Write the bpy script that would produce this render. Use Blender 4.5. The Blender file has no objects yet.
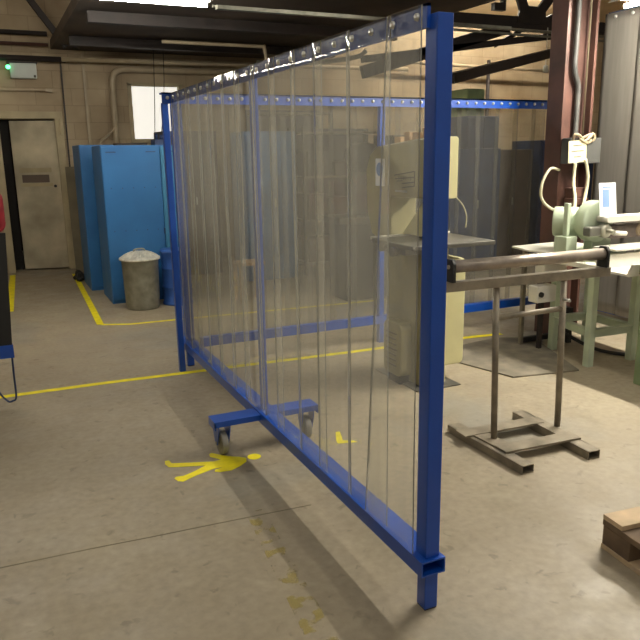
import bpy, bmesh, math, random
from mathutils import Vector, Matrix
random.seed(7)
PI = math.pi
col = bpy.context.scene.collection
sc = bpy.context.scene

# ------------------------------------------------------------------ materials
def nmat(name):
    m = bpy.data.materials.new(name); m.use_nodes = True
    return m, m.node_tree, m.node_tree.nodes['Principled BSDF']

def lin(c):
    return tuple(((v/255)/12.92 if v/255 <= .04045 else ((v/255+.055)/1.055)**2.4) for v in c) + (1,)

def plain(name, rgb, rough=.5, metal=0, var=.12, scale=9, bump=.05, coat=0):
    """surface with mottled colour, grubby roughness and a faint bump"""
    m, t, b = nmat(name); N = t.nodes; L = t.links
    tc = N.new('ShaderNodeTexCoord')
    n = N.new('ShaderNodeTexNoise'); n.inputs['Scale'].default_value = scale; n.inputs['Detail'].default_value = 6
    L.new(tc.outputs['Object'], n.inputs['Vector'])
    r = N.new('ShaderNodeValToRGB'); c = lin(rgb)
    r.color_ramp.elements[0].position = .3; r.color_ramp.elements[1].position = .7
    r.color_ramp.elements[0].color = tuple(v*(1-var*2) for v in c[:3])+(1,)
    r.color_ramp.elements[1].color = tuple(min(1, v*(1+var)) for v in c[:3])+(1,)
    L.new(n.outputs['Fac'], r.inputs['Fac']); L.new(r.outputs['Color'], b.inputs['Base Color'])
    mr = N.new('ShaderNodeMapRange'); mr.inputs['To Min'].default_value = max(.02, rough-.1); mr.inputs['To Max'].default_value = min(1, rough+.12)
    L.new(n.outputs['Fac'], mr.inputs['Value']); L.new(mr.outputs['Result'], b.inputs['Roughness'])
    b.inputs['Metallic'].default_value = metal
    if coat: b.inputs['Coat Weight'].default_value = coat
    if bump:
        bp = N.new('ShaderNodeBump'); bp.inputs['Strength'].default_value = bump; bp.inputs['Distance'].default_value = .01
        L.new(n.outputs['Fac'], bp.inputs['Height']); L.new(bp.outputs['Normal'], b.inputs['Normal'])
    return m

def emit(name, rgb, strength):
    m, t, b = nmat(name)
    b.inputs['Base Color'].default_value = (.8, .8, .8, 1)
    b.inputs['Emission Color'].default_value = rgb+(1,)
    b.inputs['Emission Strength'].default_value = strength
    return m

def floor_mat():
    m, t, b = nmat('worn_concrete'); N = t.nodes; L = t.links
    tc = N.new('ShaderNodeTexCoord')
    def noise(s, d=6, dist=0, off=0):
        n = N.new('ShaderNodeTexNoise'); n.inputs['Scale'].default_value = s; n.inputs['Detail'].default_value = d
        n.inputs['Distortion'].default_value = dist
        mp = N.new('ShaderNodeMapping'); mp.inputs['Location'].default_value = (off, off*.7, 0)
        L.new(tc.outputs['Object'], mp.inputs['Vector']); L.new(mp.outputs['Vector'], n.inputs['Vector'])
        return n.outputs['Fac']
    def ramp(fac, stops):
        r = N.new('ShaderNodeValToRGB'); e = r.color_ramp.elements
        while len(e) < len(stops): e.new(.5)
        for i, (p, c) in enumerate(stops): e[i].position = p; e[i].color = c
        L.new(fac, r.inputs['Fac']); return r.outputs['Color']
    def mix(kind, fac, a, c):
        x = N.new('ShaderNodeMix'); x.data_type = 'RGBA'; x.blend_type = kind
        if isinstance(fac, float): x.inputs[0].default_value = fac
        else: L.new(fac, x.inputs[0])
        L.new(a, x.inputs[6])
        if isinstance(c, tuple): x.inputs[7].default_value = c
        else: L.new(c, x.inputs[7])
        return x.outputs[2]
    base = ramp(noise(1.1, 8), [(.3, lin((146, 134, 112))), (.5, lin((154, 142, 120))), (.72, lin((163, 151, 127)))])
    fine = ramp(noise(28, 8), [(.3, (.86, .86, .86, 1)), (.7, (1.08, 1.08, 1.08, 1))])
    c = mix('MULTIPLY', 1.0, base, fine)
    # dark oil and wear spots
    sp = ramp(noise(13, 4, .5, 3.1), [(.63, (0, 0, 0, 1)), (.70, (.5, .5, .5, 1))])
    c = mix('MIX', sp, c, lin((104, 96, 80)))
    # pale scuffed patches
    pl = ramp(noise(3.3, 7, 1.2, 8.3), [(.6, (0, 0, 0, 1)), (.75, (.22, .22, .22, 1))])
    c = mix('MIX', pl, c, lin((190, 178, 150)))
    # bluish old paint patches
    bl = ramp(noise(.9, 4, .3, 21.7), [(.58, (0, 0, 0, 1)), (.68, (.4, .4, .4, 1))])
    c = mix('MIX', bl, c, lin((128, 132, 128)))
    L.new(c, b.inputs['Base Color'])
    rr = ramp(noise(5, 6, 0, 5), [(.3, (.42,)*3+(1,)), (.7, (.68,)*3+(1,))])
    L.new(rr, b.inputs['Roughness'])
    bp = N.new('ShaderNodeBump'); bp.inputs['Strength'].default_value = .15; bp.inputs['Distance'].default_value = .01
    L.new(noise(22, 8), bp.inputs['Height']); L.new(bp.outputs['Normal'], b.inputs['Normal'])
    return m

def brick_mat(name, c1, c2, mortar, axis='X'):
    m, t, b = nmat(name); N = t.nodes; L = t.links
    tc = N.new('ShaderNodeTexCoord'); sep = N.new('ShaderNodeSeparateXYZ'); cmb = N.new('ShaderNodeCombineXYZ')
    L.new(tc.outputs['Object'], sep.inputs[0])
    L.new(sep.outputs[axis], cmb.inputs['X']); L.new(sep.outputs['Z'], cmb.inputs['Y'])
    br = N.new('ShaderNodeTexBrick'); L.new(cmb.outputs[0], br.inputs['Vector'])
    br.inputs['Color1'].default_value = lin(c1); br.inputs['Color2'].default_value = lin(c2); br.inputs['Mortar'].default_value = lin(mortar)
    br.inputs['Scale'].default_value = 1; br.inputs['Brick Width'].default_value = .44; br.inputs['Row Height'].default_value = .215
    br.inputs['Mortar Size'].default_value = .007; br.inputs['Mortar Smooth'].default_value = .6
    n = N.new('ShaderNodeTexNoise'); n.inputs['Scale'].default_value = 1.6; n.inputs['Detail'].default_value = 8
    L.new(tc.outputs['Object'], n.inputs['Vector'])
    r = N.new('ShaderNodeValToRGB'); r.color_ramp.elements[0].position = .3; r.color_ramp.elements[0].color = (.55, .5, .44, 1)
    r.color_ramp.elements[1].position = .62; r.color_ramp.elements[1].color = (1, 1, 1, 1)
    L.new(n.outputs['Fac'], r.inputs['Fac'])
    x = N.new('ShaderNodeMix'); x.data_type = 'RGBA'; x.blend_type = 'MULTIPLY'; x.inputs[0].default_value = .8
    L.new(br.outputs['Color'], x.inputs[6]); L.new(r.outputs['Color'], x.inputs[7]); L.new(x.outputs[2], b.inputs['Base Color'])
    b.inputs['Roughness'].default_value = .7
    bp = N.new('ShaderNodeBump'); bp.inputs['Strength'].default_value = .18; bp.inputs['Distance'].default_value = .01; bp.invert = True
    L.new(br.outputs['Fac'], bp.inputs['Height']); L.new(bp.outputs['Normal'], b.inputs['Normal'])
    return m

def pvc(name, tint, haze, hazecol, rough=.045, bump=.55, streak=.5):
    """clear flexible PVC: see-through, faintly milky and scuffed, glossy"""
    m, t, b = nmat(name); N = t.nodes; L = t.links
    N.remove(b); out = N['Material Output']
    tr = N.new('ShaderNodeBsdfTransparent'); tr.inputs[0].default_value = lin(tint)
    df = N.new('ShaderNodeBsdfDiffuse'); df.inputs[0].default_value = lin(hazecol)
    tl = N.new('ShaderNodeBsdfTranslucent'); tl.inputs[0].default_value = lin(hazecol)
    gl = N.new('ShaderNodeBsdfGlossy'); gl.inputs['Roughness'].default_value = rough
    tc = N.new('ShaderNodeTexCoord'); mp = N.new('ShaderNodeMapping'); mp.inputs['Scale'].default_value = (3, 3, .8)
    L.new(tc.outputs['Object'], mp.inputs['Vector'])
    n = N.new('ShaderNodeTexNoise'); n.inputs['Scale'].default_value = 2.2; n.inputs['Detail'].default_value = 3
    L.new(mp.outputs['Vector'], n.inputs['Vector'])
    bp = N.new('ShaderNodeBump'); bp.inputs['Strength'].default_value = bump; bp.inputs['Distance'].default_value = .03
    L.new(n.outputs['Fac'], bp.inputs['Height']); L.new(bp.outputs['Normal'], gl.inputs['Normal'])
    mp2 = N.new('ShaderNodeMapping'); mp2.inputs['Scale'].default_value = (14, 14, 1.2)
    L.new(tc.outputs['Object'], mp2.inputs['Vector'])
    n2 = N.new('ShaderNodeTexNoise'); n2.inputs['Scale'].default_value = 2; n2.inputs['Detail'].default_value = 8
    L.new(mp2.outputs['Vector'], n2.inputs['Vector'])
    mr = N.new('ShaderNodeMapRange'); mr.inputs['From Min'].default_value = .35; mr.inputs['From Max'].default_value = .7
    mr.inputs['To Min'].default_value = haze*(1-streak); mr.inputs['To Max'].default_value = haze*(1+streak)
    L.new(n2.outputs['Fac'], mr.inputs['Value'])
    ge = N.new('ShaderNodeNewGeometry'); inv = N.new('ShaderNodeMath'); inv.operation = 'SUBTRACT'; inv.inputs[0].default_value = 1
    L.new(ge.outputs['Backfacing'], inv.inputs[1])
    hz = N.new('ShaderNodeMath'); hz.operation = 'MULTIPLY'; L.new(mr.outputs['Result'], hz.inputs[0]); L.new(inv.outputs[0], hz.inputs[1])
    md = N.new('ShaderNodeMixShader'); md.inputs[0].default_value = .5
    L.new(df.outputs[0], md.inputs[1]); L.new(tl.outputs[0], md.inputs[2])
    m1 = N.new('ShaderNodeMixShader'); L.new(hz.outputs[0], m1.inputs[0])
    L.new(tr.outputs[0], m1.inputs[1]); L.new(md.outputs[0], m1.inputs[2])
    fr = N.new('ShaderNodeFresnel'); fr.inputs['IOR'].default_value = 1.38; L.new(bp.outputs['Normal'], fr.inputs['Normal'])
    mu = N.new('ShaderNodeMath'); mu.operation = 'MULTIPLY'; mu.inputs[1].default_value = .8; L.new(fr.outputs[0], mu.inputs[0])
    m3 = N.new('ShaderNodeMath'); m3.operation = 'MULTIPLY'; L.new(mu.outputs[0], m3.inputs[0]); L.new(inv.outputs[0], m3.inputs[1])
    m2 = N.new('ShaderNodeMixShader'); L.new(m3.outputs[0], m2.inputs[0])
    L.new(m1.outputs[0], m2.inputs[1]); L.new(gl.outputs[0], m2.inputs[2]); L.new(m2.outputs[0], out.inputs['Surface'])
    return m

M = dict(
    floor=floor_mat(),
    brick=brick_mat('cream_painted_blockwork', (178, 160, 130), (170, 152, 122), (158, 140, 112)),
    brick_y=brick_mat('cream_painted_side_blockwork', (178, 160, 130), (170, 152, 122), (158, 140, 112), 'Y'),
    dark_wall=plain('dark_sheet_wall', (92, 84, 78), .6, 0, .2, 2),
    dark_boards=plain('dark_boarding', (80, 68, 58), .8, 0, .35, 1.5),
    roof=plain('cream_roof_boards', (214, 190, 150), .7, 0, .12, 2),
    steel_dark=plain('dark_brown_steel', (44, 35, 31), .6, 0, .25, 6),
    red_oxide=plain('red_oxide_steel', (90, 61, 52), .5, 0, .22, 5),
    blue=plain('blue_gloss_paint', (12, 74, 172), .33, 0, .07, 5, .02, .3),
    blue_cab=plain('blue_cabinet_paint', (42, 104, 160), .45, 0, .08, 3, .02),
    teal_cab=plain('teal_cabinet_paint', (58, 124, 162), .45, 0, .08, 3, .02),
    navy=plain('dark_blue_paint', (38, 58, 98), .45, 0, .2, 3, .02),
    brown=plain('brown_laminate', (92, 76, 62), .5, 0, .15, 3),
    drum=plain('blue_drum_paint', (50, 92, 168), .4, 0, .12, 5),
    galv=plain('galvanised_steel', (150, 148, 134), .42, .6, .14, 14, .08),
    galv_lid=plain('bright_galvanised_lid', (214, 210, 194), .4, .3, .14, 30, .1),
    zinc=plain('zinc_bolt', (205, 205, 200), .3, .8, .05, 20, 0),
    steel=plain('bare_mild_steel', (140, 130, 112), .45, .3, .2, 12, .06),
    roller=plain('polished_roller_steel', (168, 156, 142), .34, .6, .12, 18, .02),
    iron=plain('cast_iron_table', (118, 116, 108), .4, .6, .15, 12),
    olive=plain('olive_machine_enamel', (150, 144, 108), .45, 0, .08, 4, .02, .2),
    cream=plain('cream_machine_enamel', (206, 200, 152), .42, 0, .06, 4, .02, .2),
    green=plain('pale_green_machine_enamel', (188, 200, 174), .45, 0, .1, 5, .03),
    green_dark=plain('grass_green_machine_enamel', (124, 142, 104), .45, 0, .12, 5, .03),
    white=plain('white_enamel', (212, 208, 196), .5, 0, .06, 5, .02),
    paper=plain('white_paper', (225, 228, 232), .8, 0, .03, 8, 0),
    bluish=plain('pale_blue_print', (120, 148, 196), .8, 0, .05, 8, 0),
    tag=plain('cream_card', (222, 214, 176), .8, 0, .06, 8, 0),
    ink=plain('dark_ink', (70, 66, 52), .7, 0, .05, 8, 0),
    rubber=plain('grey_rubber', (140, 138, 132), .5, 0, .12, 20),
    black=plain('black_surface', (26, 25, 24), .6, 0, .2, 8),
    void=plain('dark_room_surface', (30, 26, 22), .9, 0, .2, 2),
    mat=plain('grey_floor_mat', (124, 116, 100), .85, 0, .2, 8, .2),
    wood=plain('pallet_pine', (196, 172, 138), .8, 0, .2, 7, .25),
    wood_shade=plain('shaded_weathered_pine', (104, 86, 66), .85, 0, .25, 7, .25),  # weathered pine with the shade of the pallet's sides in its colour
    woodblock=plain('sawn_wood_block', (182, 152, 116), .8, 0, .2, 12),
    yellow=plain('yellow_floor_paint', (244, 228, 14), .6, 0, .1, 14),
    yellow2=plain('yellow_guard_paint', (220, 190, 40), .5, 0, .1, 14),
    red=plain('red_cloth', (150, 24, 38), .7, 0, .2, 9),
    door=plain('grubby_cream_door', (188, 176, 148), .6, 0, .22, 2.2),
    frame=plain('grubby_cream_frame', (176, 162, 128), .6, 0, .14, 3),
    board=plain('grey_leaning_board', (118, 108, 84), .7, 0, .15, 3),
    pipe=plain('cream_painted_pipe', (168, 152, 124), .5, 0, .1, 5),
    cable=plain('pale_cable_sheath', (196, 190, 160), .5, 0, .05, 5, 0),
    lampbox=plain('grey_white_diffuser_box', (186, 190, 184), .6, 0, .04, 5, 0),
    box_tan=plain('tan_cardboard', (104, 88, 68), .8, 0, .15, 5),
    box_grey=plain('grey_machine_paint', (80, 80, 77), .5, 0, .2, 5),
    housing=plain('white_lamp_housing', (190, 186, 176), .5, 0, .05, 5, 0),
    beltdark=plain('dark_abrasive_belt', (70, 60, 54), .8, 0, .15, 20),
    tube=emit('fluorescent_tube_glow', (1, .95, .84), 150),
    tube_near=emit('fluorescent_tube_glow_bench', (1, .94, .82), 780),
    tube_mid=emit('fluorescent_tube_glow_mid', (1, .94, .82), 170),
    fill_tube_rear=emit('added_tube_glow_rear', (1, .93, .80), 120),  # glow of the added lamp behind the truss
    fill_tube_back=emit('added_tube_glow_gangway', (1, .95, .84), 52),  # glow of the added lamp above the foreground
    glow_window=emit('bright_frosted_pane', (1, .95, .84), .8),
    led=emit('green_indicator', (.05, 1, .3), 5),
    pvc=pvc('clear_strip_plastic', (252, 252, 250), .19, (210, 207, 196), .045, .22, .2),
    pvc_edge=plain('cut_plastic_edge', (150, 148, 138), .3, 0, .03, 8, 0),
    pvc_far=pvc('scuffed_strip_plastic', (246, 246, 243), .17, (190, 188, 180), .14, .2, .15),
    pvc_grey=pvc('smoked_strip_plastic', (150, 146, 138), .72, (172, 165, 154), .2, .3, .08),
)

# ------------------------------------------------------------------ geometry helpers
class MB:
    def __init__(s): s.bm = bmesh.new()
    def box(s, x0, x1, y0, y1, z0, z1, mat=None):
        vs = [s.bm.verts.new(Vector((x, y, z)) if mat is None else mat @ Vector((x, y, z))) for x in (x0, x1) for y in (y0, y1) for z in (z0, z1)]
        for q in ((0, 1, 3, 2), (4, 6, 7, 5), (0, 4, 5, 1), (2, 3, 7, 6), (0, 2, 6, 4), (1, 5, 7, 3)): s.bm.faces.new([vs[i] for i in q])
        return s
    def bar(s, a, b, w, h, up=(0, 0, 1)):
        """box section running from a to b, w wide, h high"""
        a, b = Vector(a), Vector(b); d = (b-a); L = d.length; d.normalize(); u = Vector(up)
        r = d.cross(u)
        if r.length < 1e-4: r = d.cross(Vector((0, 1, 0)))
        r.normalize(); u = r.cross(d)
        m = Matrix.Translation(a) @ Matrix((r, d, u)).transposed().to_4x4()
        return s.box(-w/2, w/2, 0, L, -h/2, h/2, m)
    def cyl(s, a, b, r, n=20, r2=None, cap=True):
        a, b = Vector(a), Vector(b); d = (b-a); L = d.length; d.normalize(); r2 = r if r2 is None else r2
        t = Vector((0, 0, 1)) if abs(d.z) < .9 else Vector((1, 0, 0)); u = d.cross(t).normalized(); v = d.cross(u)
        A = [s.bm.verts.new(a+(u*math.cos(2*PI*i/n)+v*math.sin(2*PI*i/n))*r) for i in range(n)]
        B = [s.bm.verts.new(b+(u*math.cos(2*PI*i/n)+v*math.sin(2*PI*i/n))*r2) for i in range(n)]
        for i in range(n):
            f = s.bm.faces.new((A[i], A[(i+1) % n], B[(i+1) % n], B[i])); f.smooth = True
        if cap: s.bm.faces.new(A[::-1]); s.bm.faces.new(B)
        return s
    def tube(s, pts, r, n=10):
        """round tube swept along a smoothed path"""
        P = [Vector(p) for p in pts]; Q = []
        for i in range(len(P)-1):
            p0, p1, p2, p3 = P[max(i-1, 0)], P[i], P[i+1], P[min(i+2, len(P)-1)]
            for k in range(5):
                t = k/5
                Q.append(.5*((2*p1)+(-p0+p2)*t+(2*p0-5*p1+4*p2-p3)*t*t+(-p0+3*p1-3*p2+p3)*t**3))
        Q.append(P[-1]); rings = []; ref = None
        for i, q in enumerate(Q):
            d = (Q[min(i+1, len(Q)-1)]-Q[max(i-1, 0)]).normalized()
            if ref is None: ref = d.cross(Vector((0, 0, 1))) if abs(d.z) < .9 else d.cross(Vector((1, 0, 0)))
            u = (ref-d*ref.dot(d)).normalized(); ref = u; v = d.cross(u)
            rings.append([s.bm.verts.new(q+(u*math.cos(2*PI*j/n)+v*math.sin(2*PI*j/n))*r) for j in range(n)])
        for A, B in zip(rings, rings[1:]):
            for j in range(n):
                f = s.bm.faces.new((A[j], A[(j+1) % n], B[(j+1) % n], B[j])); f.smooth = True
        s.bm.faces.new(rings[0][::-1]); s.bm.faces.new(rings[-1]); return s
    def lathe(s, prof, c, n=40, axis='z', wave=0, waves=0):
        """turn (radius, height) pairs round an axis through c"""
        c = Vector(c); rings = []
        for r, h in prof:
            R = []
            for i in range(n):
                a = 2*PI*i/n; rr = r*(1+wave*math.cos(waves*a)) if wave else r
                p = (rr*math.cos(a), rr*math.sin(a), h)
                if axis == 'x': p = (p[2], p[0], p[1])
                if axis == 'y': p = (p[0], p[2], p[1])
                R.append(s.bm.verts.new(c+Vector(p)))
            rings.append(R)
        for A, B in zip(rings, rings[1:]):
            for i in range(n):
                f = s.bm.faces.new((A[i], A[(i+1) % n], B[(i+1) % n], B[i])); f.smooth = True
        s.bm.faces.new(rings[0][::-1]); s.bm.faces.new(rings[-1]); return s
    def prism(s, poly, lo, hi, axis='x'):
        """extrude a 2-D outline along an axis between lo and hi"""
        def V(a, b, h): return {'x': (h, a, b), 'y': (a, h, b), 'z': (a, b, h)}[axis]
        A = [s.bm.verts.new(V(a, b, lo)) for a, b in poly]; B = [s.bm.verts.new(V(a, b, hi)) for a, b in poly]; n = len(poly)
        for i in range(n): s.bm.faces.new((A[i], A[(i+1) % n], B[(i+1) % n], B[i]))
        s.bm.faces.new(A[::-1]); s.bm.faces.new(B); return s
    def build(s, name, mat, parent=None, bevel=0, **props):
        bmesh.ops.recalc_face_normals(s.bm, faces=s.bm.faces)
        me = bpy.data.meshes.new(name); s.bm.to_mesh(me); s.bm.free()
        o = bpy.data.objects.new(name, me); col.objects.link(o); me.materials.append(M[mat])
        if parent is not None:
            o.parent = parent
            base = parent
            while base.parent: base = base.parent
            for v in me.vertices: v.co -= base.location
            # every mesh is written in world metres; only the thing's root carries the offset
        if bevel:
            b = o.modifiers.new('edges', 'BEVEL'); b.width = bevel; b.segments = 2; b.limit_method = 'ANGLE'
        for k, v in props.items(): o[k] = v
        return o

def rounded(x0, x1, y0, y1, r, n=5):
    P = []
    for cx, cy, a0 in ((x1-r, y1-r, 0), (x0+r, y1-r, 90), (x0+r, y0+r, 180), (x1-r, y0+r, 270)):
        for k in range(n+1):
            a = math.radians(a0+90*k/n); P.append((cx+r*math.cos(a), cy+r*math.sin(a)))
    return P

def thing(name, label, cat, loc, group=None):
    o = bpy.data.objects.new(name, None); col.objects.link(o); o.location = loc; o.empty_display_size = .1
    o['label'] = label; o['category'] = cat
    if group: o['group'] = group
    return o

def tag(o, label, cat, group=None, kind=None):
    o['label'] = label; o['category'] = cat
    if group: o['group'] = group
    if kind: o['kind'] = kind
    return o

def struct(o): o['kind'] = 'structure'; return o

# ------------------------------------------------------------------ setting
struct(MB().box(-4, 12, -4, 16, -.1, 0).build('floor', 'floor'))
# back wall with the doorway (x .30-.88, z 0-2.0) and the pane opening
wb = MB()
BY = 10.1
wb.box(-4, .18, BY, BY+.25, 0, 5); wb.box(.18, .88, BY, BY+.25, 2.0, 5)
wb.box(.88, 1.86, BY, BY+.25, 0, 5); wb.box(1.86, 2.55, BY, BY+.25, 0, 1.72); wb.box(1.86, 2.55, BY, BY+.25, 2.42, 5)
wb.box(2.55, 12, BY, BY+.25, 0, 5)
struct(wb.build('wall_back', 'brick'))
struct(MB().box(-4.2, -4, -4, BY, 0, 5).build('wall_left', 'brick_y'))
struct(MB().box(12, 12.2, -4, BY, 0, 5).build('wall_right', 'brick_y'))
# low dark soffit over the middle bay, cream roof slope over the rest
struct(MB().box(.9, 4.4, 4.9, BY, 2.84, 2.95).build('ceiling', 'dark_boards'))
rf = MB().prism([(5.0, 4.6), (BY, 3.6), (BY, 3.75), (5.0, 4.75)], -4, 12, 'x')
struct(rf.build('ceiling', 'roof'))
# dark room behind the doorway
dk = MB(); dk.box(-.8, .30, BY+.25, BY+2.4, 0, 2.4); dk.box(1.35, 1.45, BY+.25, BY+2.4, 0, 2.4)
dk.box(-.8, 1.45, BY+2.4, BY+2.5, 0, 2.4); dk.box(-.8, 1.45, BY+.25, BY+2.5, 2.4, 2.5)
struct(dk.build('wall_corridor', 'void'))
# joints
ck = MB()
pts = [(-.5, 2.66), (-.126, 2.64), (.2, 2.625), (.428, 2.606), (.7, 2.59), (1.12, 2.56)]
for a, b in zip(pts, pts[1:]): ck.bar((a[0], a[1], .0004), (b[0], b[1], .0004), .007, .001)
struct(ck.build('trim_floor_joint', 'board'))

# window
w = struct(MB().box(1.86, 2.55, BY+.08, BY+.10, 1.72, 2.42).build('window_1', 'glow_window'))
wf = MB(); wf.box(1.83, 1.88, BY-.02, BY+.1, 1.69, 2.45); wf.box(2.53, 2.58, BY-.02, BY+.1, 1.69, 2.45)
wf.box(1.83, 2.58, BY-.03, BY+.1, 1.67, 1.72); wf.box(1.83, 2.58, BY-.02, BY+.1, 2.42, 2.46)
wf.build('window_frame', 'frame', w)

# door: frame fixed, leaf swung back into the dark room
d = bpy.data.objects.new('door_1', None); col.objects.link(d); d.location = (.6, BY, 0); d['kind'] = 'structure'
f = MB(); f.box(.10, .19, BY-.04, BY+.25, 0, 2.0); f.box(.86, .96, BY-.04, BY+.25, 0, 2.0); f.box(.10, .96, BY-.04, BY+.25, 1.98, 2.07)
f.build('door_frame', 'frame', d, .006)
leaf = MB(); mt = Matrix.Translation((.865, BY+.0, 0)) @ Matrix.Rotation(math.radians(-14), 4, 'Z')
leaf.box(-.57, 0, 0, .045, .02, 1.96, mt)
lf = leaf.build('door_leaf', 'door', d, .004)
MB().box(-.50, -.10, -.012, 0, 1.30, 1.36, mt).box(-.50, -.10, -.012, 0, 1.12, 1.16, mt).build('door_rail', 'frame', lf)
MB().box(-.48, -.14, -.006, 0, 1.17, 1.27, mt).build('letter_slot', 'brown', lf)
MB().cyl(mt @ Vector((-.07, -.03, 1.12)), mt @ Vector((-.07, 0, 1.12)), .018).build('door_handle', 'black', lf)
cl = MB().box(.915, .955, BY-.1, BY-.03, 1.78, 1.98).build('door_closer', 'frame', d)

# ------------------------------------------------------------------ overhead steel, pipes and lamps
def top(mb, name, mat, label, cat, group=None, bevel=0):
    return tag(mb.build(name, mat, None, bevel), label, cat, group)

top(MB().tube([(1.62, BY-.08, .02+1.6), (1.62, BY-.08, 2.3), (1.64, BY-.08, 2.52), (1.72, BY-.08, 2.6), (1.85, BY-.08, 2.62), (2.6, BY-.08, 2.62), (3.6, BY-.08, 2.63)], .04, 12),
    'wall_pipe', 'pipe', 'cream pipe rising above the blue cabinets and bending along the back wall', 'pipe')
top(MB().tube([(1.62, BY-.1, 1.88), (1.5, BY-.1, 1.76), (1.4, BY-.1, 1.66), (1.38, BY-.1, 1.4)], .018, 8),
    'branch_pipe', 'pipe', 'thin pipe branching diagonally off the bent cream pipe', 'pipe')
top(MB().cyl((1.0, 9.9, 2.70), (6, 9.7, 2.72), .03), 'overhead_pipe', 'pipe', 'long pale pipe under the dark soffit by the back wall', 'pipe')
top(MB().cyl((-4, 9.95, 2.72), (1.05, 9.95, 2.70), .035), 'overhead_pipe', 'steel_dark', 'lower dark pipe along the back wall above the doorway', 'pipe', None)
top(MB().cyl((-4, 9.95, 2.88), (.86, 9.95, 2.87), .022), 'overhead_pipe', 'red_oxide', 'middle thin brown pipe along the back wall above the doorway', 'pipe')
top(MB().cyl((-4, 9.95, 3.02), (.86, 9.95, 3.0), .03), 'overhead_pipe', 'steel_dark', 'topmost dark pipe along the back wall above the doorway', 'pipe')
top(MB().bar((-.2, 9.7, 4.6), (1.05, 9.7, 2.82), .07, .07), 'roof_brace', 'steel_dark', 'dark diagonal brace coming down left to the pipe crossing', 'brace')
top(MB().bar((1.9, 9.7, 4.3), (1.15, 9.7, 2.82), .09, .09), 'roof_brace', 'steel_dark', 'dark diagonal brace coming down right of the pipe crossing', 'brace')
top(MB().bar((.0, 9.98, 2.32), (.78, 9.98, 2.33), .012, .014).bar((.78, 9.98, 2.33), (.86, 9.98, 2.32), .04, .035), 'wall_conduit', 'pipe', 'thin conduit and junction running above the door frame', 'conduit')
top(MB().bar((.99, 10.07, 0.3), (1.0, 10.07, 2.7), .018, .018), 'wall_conduit', 'steel_dark', 'dark upright conduit just right of the door frame', 'conduit')
top(MB().bar((1.28, 10.07, 1.5), (1.28, 10.07, 2.8), .03, .02), 'wall_conduit', 'pipe', 'upright cream conduit on the wall above the cabinets', 'conduit')
for k, x in enumerate((2.02, 2.14)):
    top(MB().tube([(x, 9.2, 2.84), (x-.02, 9.2, 2.3), (x-.06-.05*k, 9.2, 1.62)], .005, 6), 'hanging_cable', 'black',
        ('left' if k == 0 else 'right')+' of two thin cables hanging in front of the bright pane', 'cable')
# joists and services under the soffit
for k, (y, z, x0, x1) in enumerate(((8.9, 2.78, 1.0, 4.35), (7.3, 2.77, 1.0, 4.35))):
    top(MB().bar((x0, y, z), (x1, y, z), .09, .10), 'ceiling_joist', 'steel_dark', ('dark joist under the soffit nearest the back wall', 'dark joist under the middle of the soffit')[k], 'joist')
top(MB().tube([(1.9, 8.2, 2.72), (3.0, 8.2, 2.72), (3.1, 8.2, 2.71), (3.12, 8.2, 2.55), (3.12, 8.2, 2.5)], .02, 8), 'service_pipe', 'pipe', 'thin pipe under the dark soffit turning down at its right end', 'pipe')
top(MB().tube([(2.9, 7.9, 2.5), (3.6, 7.95, 2.53), (4.2, 8, 2.62), (4.35, 8, 2.7)], .028, 8), 'flexible_duct', 'galv', 'silver flexible pipe sloping under the soffit behind the strips', 'pipe')

def lamp(name, a, b, label, tube, w=.16, group=None):
    """open trough batten, tube slung under it"""
    a, b = Vector(a), Vector(b); dd = (b-a).normalized(); r = dd.cross(Vector((0, 0, 1)))
    t = thing(name, label, 'ceiling light', tuple((a+b)/2), group)
    h = MB(); h.bar(a+Vector((0, 0, .05)), b+Vector((0, 0, .05)), w*.45, .03)
    for s in (-1, 1):
        A = a+r*s*w*.36+Vector((0, 0, .01)); B = b+r*s*w*.36+Vector((0, 0, .01))
        h.bar(A+Vector((0, 0, .02)), B+Vector((0, 0, .02)), .004, w*.3, up=(Vector((0, 0, 1))+r*s*-1.6).normalized())
    h.build('lamp_housing', 'housing', t)
    MB().cyl(a+dd*.04+Vector((0, 0, -.01)), b-dd*.04+Vector((0, 0, -.01)), .015, 12).build('lamp_tube', tube, t)
    up = 2.84 if 'strip_light' == name else 4.3 if a.y > 3 else 4.55
    for q in (.15, .85):
        p = a+(b-a)*q; MB().cyl(p+Vector((0, 0, .066)), (p.x, p.y, up), .006, 8).build('suspension_rod', 'steel_dark', t)
    return t
lamp('strip_light', (-.9, 6.0, 2.70), (1.82, 6.0, 2.70), 'glowing fluorescent light at the top edge above the doorway side', 'tube', .10)
top(MB().bar((1.86, 6.0, 2.68), (4.9, 6.0, 2.68), .06, .03).bar((1.86, 6.12, 2.71), (4.9, 6.12, 2.71), .015, .02),
    'lighting_track', 'galv', 'grey lighting track continuing right from the glowing light under the soffit', 'track')
lamp('bench_light', (4.28, 2.2, 2.50), (4.28, 4.02, 2.50), 'glowing trough light hung over the pale green grinder bench', 'tube_near', .26)
rb = thing('added_rear_light', 'added unseen batten light brightening the rear bay beyond the truss', 'ceiling light', (7.0, 9.0, 3.78))  # added lamp out of view, brightens roof and wall behind the truss
MB().bar((5.6, 9.0, 3.785), (8.6, 9.0, 3.785), .05, .04).build('lamp_housing', 'housing', rb)
MB().cyl((5.65, 8.95, 3.75), (8.55, 8.95, 3.75), .015, 12).cyl((5.65, 9.05, 3.75), (8.55, 9.05, 3.75), .015, 12).build('lamp_tube', 'fill_tube_rear', rb)
lamp('bench_light', (3.25, 1.6, 2.62), (3.25, 3.0, 2.62), 'trough light above the roller stand, in front of the bench light', 'tube_mid', .26)
lamp('added_gangway_light', (-1.2, .3, 3.1), (1.2, .3, 3.1), 'added unseen ceiling light brightening the gangway in front of the screens', 'fill_tube_back')  # added lamp, out of view, lifts the foreground floor

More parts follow.
